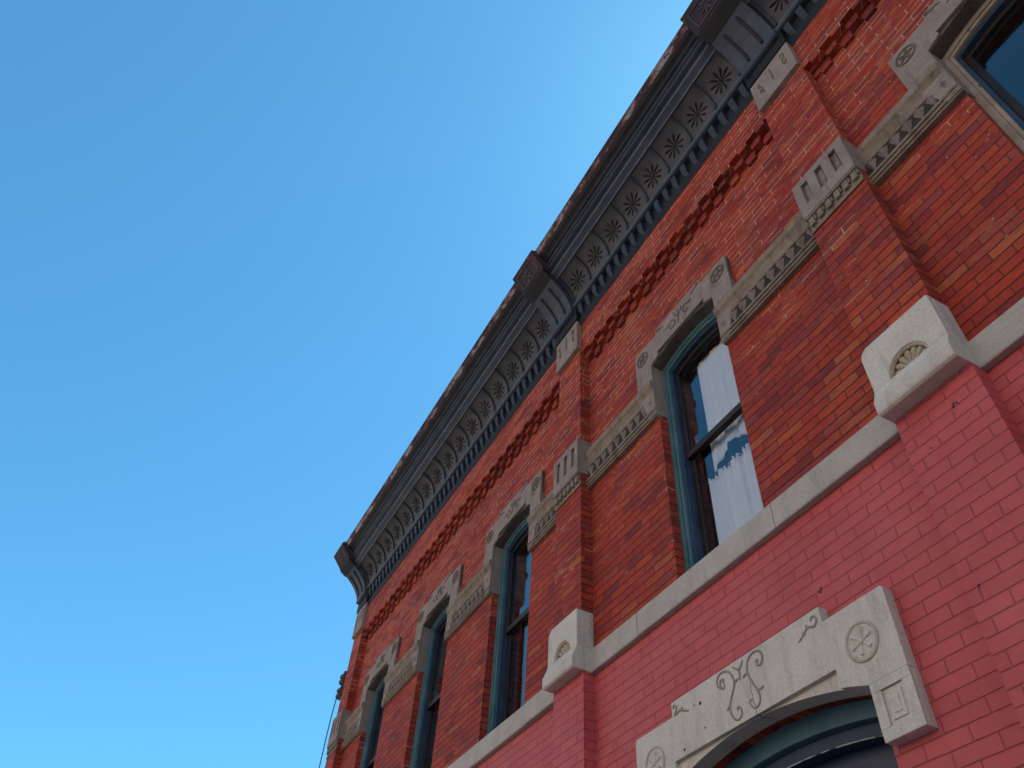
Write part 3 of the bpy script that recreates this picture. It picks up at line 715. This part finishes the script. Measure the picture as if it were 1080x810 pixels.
crown = [(0.575, 7.532), (0.582, 7.545), (0.600, 7.556), (0.628, 7.568), (0.655, 7.590), (0.672, 7.618), (0.684, 7.640), (0.690, 7.642), (0.694, 7.662), (0.690, 7.672), (0.3, 7.73), (-0.2, 7.73)]
b = MB(); b.run(base + [(0.16, 6.975), (0.168, 7.04)] + COVE + fascia + [(0.5, 7.60), (-0.2, 7.60)], X0, X1)
cor = b.build('cornice', M['dark_metal'], bld)
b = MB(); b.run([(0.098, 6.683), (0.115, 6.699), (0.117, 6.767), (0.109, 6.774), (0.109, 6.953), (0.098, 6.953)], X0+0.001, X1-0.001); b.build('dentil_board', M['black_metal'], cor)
b = MB(); b.run([(0.10, 6.959)] + bead + [(0.10, 7.040)], X0, X1); b.build('bead_moulding', M['slate'], cor)
b = MB(); b.run([(0.403, 7.321), (0.408, 7.342), (0.430, 7.350), (0.470, 7.360), (0.474, 7.396), (0.476, 7.398), (0.43, 7.40)], X0+0.001, X1-0.001)
for v in b.bm.verts: v.co.y -= 0.004; v.co.z -= 0.004
b.build('fascia_strip', M['slate'], cor)
# cove sheet in its own browner paint, 4 mm proud
b = MB(); b.strip([(o+0.003, z-0.003) for o, z in COVE], X0, X1); b.build('cove_panel', M['cove'], cor, smooth=True)
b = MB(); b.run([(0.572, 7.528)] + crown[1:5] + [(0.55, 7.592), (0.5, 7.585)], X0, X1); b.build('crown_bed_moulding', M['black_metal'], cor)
b = MB(); b.run([(0.55, 7.5925), (0.6565, 7.5925)] + crown[5:-1] + [(0.3, 7.62), (0.5, 7.605)], X0, X1); b.build('crown_moulding', M['rust'], cor)
b = MB(); b.run([(0.686, 7.664), (0.6965, 7.664), (0.6975, 7.672), (0.690, 7.680), (0.60, 7.694), (0.60, 7.684), (0.686, 7.674)], X0+0.001, X1-0.001); b.build('crown_edge', M['black_metal'], cor)
b = MB(); b.box(X0, X1, -0.34, -0.05, TOP-0.01, 7.728); b.build('parapet', M['brick'], cor)

ARC = [0.0]
for p, q in zip(COVE, COVE[1:]): ARC.append(ARC[-1] + math.hypot(q[0]-p[0], q[1]-p[1]))
def on_cove(s_, h):
    """point at arc length s_ up the cove, h proud of it: (outward, z)"""
    s_ = min(max(s_, 0), ARC[-1]-1e-6); i = max(k for k in range(len(ARC)-1) if ARC[k] <= s_); t = (s_-ARC[i])/(ARC[i+1]-ARC[i])
    p, q = COVE[i], COVE[i+1]; d = Vector((q[0]-p[0], q[1]-p[1])).normalized()
    return p[0]+(q[0]-p[0])*t + d.y*h, p[1]+(q[1]-p[1])*t - d.x*h
def star(x):
    """ten-rayed tin star beaten to the curve of the cove"""
    b = MB(); s0 = 0.172
    def P(r, t, side, h):
        return b.v(x + r*math.cos(t) - side*math.sin(t), *on_cove(s0 + r*math.sin(t)*0.98 + side*math.cos(t), h))
    for k in range(10):
        t = 2*PI*(k+0.5)/10
        rs = [(0.026, 0.007), (0.062, 0.012), (0.100, 0.016), (0.124, 0.009)]
        Lr = [P(r, t, w_, 0.002) for r, w_ in rs]; Rr = [P(r, t, -w_, 0.002) for r, w_ in rs]; Tr = [P(r, t, 0, h) for (r, w_), h in zip(rs, (0.010, 0.016, 0.020, 0.010))]
        for i in range(3):
            b.face([Lr[i], Lr[i+1], Tr[i+1], Tr[i]]); b.face([Rr[i+1], Rr[i], Tr[i], Tr[i+1]])
        b.face([Lr[3], Rr[3], Tr[3]]); b.face([Rr[0], Lr[0], Tr[0]])
    c = [P(0.026, 2*PI*k/10, 0, 0.004) for k in range(10)]; tp = P(0.0, 0, 0, 0.020)
    for k in range(10): b.face([c[k], c[(k+1) % 10], tp])
    return b
def rib(x):  # the ribs' darker tin carries their shadow lines in its colour
    b = MB(); W = 0.013; pts = [(o+0.024, z-0.022) for i, (o, z) in enumerate(COVE)]
    b.run([(o, z) for o, z in COVE] + list(reversed(pts)), x-W, x+W); return b
def dentil(x, wd):
    b = MB()
    vs = []
    vs0 = [b.v(x-wd, o, z) for o, z in ((0.10, 6.945), (0.160, 6.945), (0.152, 6.86), (0.10, 6.80))]
    vs1 = [b.v(x+wd, o, z) for o, z in ((0.10, 6.945), (0.160, 6.945), (0.134, 6.80), (0.10, 6.76))]
    for i in range(4): b.face([vs0[i], vs0[(i+1) % 4], vs1[(i+1) % 4], vs1[i]])
    b.face(vs0); b.face(list(reversed(vs1))); return b
bays = [(PIL[0][1], PIL[1][0], 16), (PIL[1][1], PIL[2][0], 8), (PIL[2][1], PIL[3][0], 16)]
st0 = star(BX).build('star_rosette', M['black_metal'], cor); rb0 = rib(BX).build('rib', M['dark_metal'], cor); dt0 = dentil(BX, 0.029).build('dentil', M['dark_metal'], cor)
used = [False, False, False]
def put(i, proto, x):
    if not used[i]: o = proto; used[i] = True
    else:
        o = proto.copy(); C.collection.objects.link(o); o.parent = cor
    o.location = (x-BX, 0, 0)
for bi, (a, c, n) in enumerate(bays):
    p = (c-a)/n; lim = c if bi < 2 else 1.6
    for k in range(n):
        if a+p*(k+0.5) < lim:
            put(0, st0, a+p*(k+0.5)); put(1, rb0, a+p*(k+ (0 if k else 0.04)))
            if k == n-1: put(1, rb0, c-0.012)
    nd = round((c-a)/0.143); q = (c-a)/nd
    for k in range(nd):
        if a+q*(k+0.5) < (c if bi < 2 else 1.2): put(2, dt0, a+q*(k+0.5))
# console brackets and their blocks over each pilaster
def bracket(a, c):
    b = MB()
    pr = [(0.0, 6.9), (0.190, 6.88), (0.212, 6.89), (0.216, 6.915), (0.206, 6.925), (0.215, 6.95), (0.240, 7.03), (0.300, 7.13), (0.375, 7.215), (0.455, 7.285), (0.520, 7.335), (0.560, 7.375), (0.56, 7.46), (0.0, 7.46)]
    b.run(pr, a+0.012, c-0.012)
    br = b.build('bracket', M['metal'], cor, bev=0.004)
    mid = (a+c)/2
    for sx in (-0.085, 0.085):
        f = MB(); f.tube([(mid+sx, o+0.002, z-0.002) for o, z in ((0.222, 6.965), (0.243, 7.03), (0.303, 7.128), (0.378, 7.213), (0.44, 7.27))], 0.014, 6); f.build('flute', M['black_metal'], cor)
    f = MB(); f.box(a-0.012, c+0.012, 0.0, 0.163, 6.736, 6.9565); f.build('bracket_base', M['black_metal'], cor, bev=0.004)  # soffit shadow above the top stone, put in as a near-black band
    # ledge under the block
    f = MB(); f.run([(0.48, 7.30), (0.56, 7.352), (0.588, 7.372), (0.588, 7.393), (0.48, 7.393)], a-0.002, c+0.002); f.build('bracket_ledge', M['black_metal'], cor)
    f = MB()
    f.run([(0.45, 7.395), (0.585, 7.395), (0.60, 7.402), (0.605, 7.42), (0.735, 7.578), (0.752, 7.592), (0.757, 7.615), (0.745, 7.64), (0.60, 7.70), (0.45, 7.70)], a-0.014, c+0.014)
    blk = f.build('cornice_block', M['rust_dark'], cor, bev=0.004)
    n = Vector((0, 0.155, -0.13)).normalized(); n = Vector((0, 0.772, -0.635)); P = Vector((mid, 0.668, 7.498)); u = Vector((1, 0, 0)); v = Vector((0, 0.635, 0.772))
    g = MB(); s_ = 0.165
    for (p0, p1) in (((-s_, -0.085), (s_, -0.085)), ((s_, -0.085), (s_, 0.085)), ((s_, 0.085), (-s_, 0.085)), ((-s_, 0.085), (-s_, -0.085))):
        g.tube([P+u*p0[0]+v*p0[1], P+u*p1[0]+v*p1[1]], 0.011, 6)
    for k in range(8):
        t = 2*PI*(k+0.5)/8; d = u*math.cos(t) + v*math.sin(t)
        g.tube([P+d*q for q in (0.012, 0.03, 0.055, 0.078)], 0.012, 6, lambda q: 0.4+0.8*math.sin(PI*min(1, q)))
    g.build('block_star', M['metal'], cor)
    h = MB()
    for k in range(4):
        x = a+0.03+k*(c-a-0.06)/3
        h.lathe((x, 0.715, 7.645), (0, 0, 1), [(0.028, 0.0), (0.020, 0.02), (0.004, 0.055)], 6)
    h.build('cresting', M['rust_dark'], cor)
for a, c in PIL: bracket(a, c)

# ------------------------------------------------------------------ curtains in the middle window (each hangs on its own rod)
def curtain(name, label, x0, x1, zt, zb, o, pleats, amp, ruffle=0.0, nz=26):
    root = thing(name, label, 'curtain', (x0, WALL-o, zb(0.5)+EYE))
    bm = bmesh.new(); nx = 90; grid = []
    rnd = random.Random(len(label)); ph = [rnd.uniform(0, 6) for _ in range(4)]
    for i in range(nx+1):
        t = i/nx; x = x0+(x1-x0)*t; col = []
        for j in range(nz+1):
            s_ = j/nz; z0 = zb(t); z1 = zt(t); z = z0+(z1-z0)*s_
            f = math.sin(2*PI*pleats*t+ph[0]+0.5*math.sin(5*t+ph[1])) + 0.45*math.sin(2*PI*pleats*2.3*t+ph[2]+s_)
            y = amp*f*(1.25-1.0*s_ if not ruffle else 0.9)
            if ruffle and s_ > 0.93: z += ruffle*math.sin(2*PI*pleats*2.6*t+ph[3]); y += amp*0.8*math.sin(2*PI*pleats*4*t)
            col.append(bm.verts.new((x, WALL-o+y, z+EYE)))
        grid.append(col)
    for i in range(nx):
        for j in range(nz): bm.faces.new((grid[i][j], grid[i+1][j], grid[i+1][j+1], grid[i][j+1]))
    for v in bm.verts: v.co -= root.location
    for f in bm.faces: f.smooth = True
    me = bpy.data.meshes.new('cloth'); bm.to_mesh(me); bm.free(); me.materials.append(M['white_cloth'])
    ob = bpy.data.objects.new('cloth', me); C.collection.objects.link(ob); ob.parent = root
    md = ob.modifiers.new('thick', 'SOLIDIFY'); md.thickness = 0.002
    b = MB(None); zr = zt(0.5)+EYE-0.01
    b.tube([(x0-0.06, o-0.004, zr), (x1+0.02, o-0.004, zr)], 0.006, 8)
    rd = b.build('rod', M['iron'], root); rd.location = -root.location; rd.data.transform(Matrix.Translation((0, WALL, 0)))
    return root
wc = WIN[3]
curtain('lace_curtain', 'upper white curtain swagged to a curved hem behind the top panes of the curtained window', wc-0.17, wc+0.36,
        lambda t: 4.955, lambda t: 3.80+0.14*max(0, math.sin(PI*(t-0.05)*1.3))*(t > 0.05), -0.236, 3.6, 0.010)
curtain('cafe_curtain', 'lower white cafe curtain with ruffled top edge behind the bottom pane of the curtained window', wc-0.25, wc+0.36,
        lambda t: 3.80, lambda t: 2.95, -0.252, 4.3, 0.015, 0.012)

# ------------------------------------------------------------------ insulators and service wire at the far corner
def insulator(x, o, z, label):
    r = thing('insulator', label, 'insulator', (x+0.10, WALL-o+0.02, z+EYE), 'insulators on the far corner')
    b = MB(None); b.lathe((0, 0, 0), (0, 0, 1), [(0.03, -0.068), (0.056, -0.062), (0.062, -0.038), (0.056, -0.02), (0.036, -0.008), (0.036, 0.008), (0.056, 0.02), (0.062, 0.038), (0.056, 0.062), (0.03, 0.068)], 18)
    a = b.build('spool', M['porcelain'], r, smooth=True); a.location = (-0.10, -0.02, 0)
    b = MB(None)
    for zz in (-0.078, 0.071): b.box(-0.13, 0.02, -0.012, 0.052, zz, zz+0.008)
    b.box(0.008, 0.02, -0.014, 0.056, -0.09, 0.09, 0.002)
    b.build('clevis', M['iron'], r)
    b = MB(None); b.lathe((-0.10, 0.02, 0), (0, 0, 1), [(0.007, -0.10), (0.007, 0.09), (0.013, 0.09), (0.013, 0.10), (0.001, 0.10)], 10); b.build('bolt', M['iron'], r)
    return r
insulator(-11.45, 0.10, 5.675, 'upper dark spool insulator bolted to the building corner near the roof')
insulator(-11.45, 0.10, 5.455, 'lower dark spool insulator with a wire tied to it on the building corner')
b = MB(None)
pts = catmull([(-11.43, 0.135, 5.455+EYE), (-11.42, 0.15, 5.30+EYE), (-11.40, 0.165, 4.9+EYE), (-11.375, 0.17, 4.3+EYE), (-11.375, 0.17, 2.5+EYE), (-11.36, 0.16, 0.2), (-11.36, 0.15, 0.0)], 8)
b.tube(pts, 0.008, 6)
wr = b.build('service_wire', M['wire']); wr.data.transform(Matrix.Translation((0, WALL, 0)))
tag(wr, 'thin black wire dropping from the lower insulator beside the far building corner', 'wire')

# ------------------------------------------------------------------ unseen row added across the street, behind the eye, to bounce sun onto this facade
opp = thing('opposite_building', 'pale stucco building with flat roof on the far side of the road', 'building', (-6, -12.2, 0))
b = MB(None); b.box(-40, 40, 0.0, 9.0, 4.4, 16.0); b.build('wall', M['stucco'], opp)
b = MB(None); b.box(-39.9, 39.9, 0.1, 8.9, 0.0, 4.397); b.build('shopfront', M['navy'], opp)  # dark lower storey of the added building keeps bounce off the soffits
b = MB(None); b.run([(-0.02, 15.4), (-0.25, 15.55), (-0.3, 15.8), (-0.3, 16.05), (0.3, 16.05), (0.3, 16.01), (-0.02, 16.01)], -40, 40); b.build('parapet_moulding', M['stucco'], opp)
for k in range(16):
    x = -37.5+5*k
    for z in (5.6, 9.0, 12.4):
        b = MB(None); b.box(x-0.55, x+0.55, -0.03, 0.02, z, z+2.0); b.build('window', M['navy'], opp)
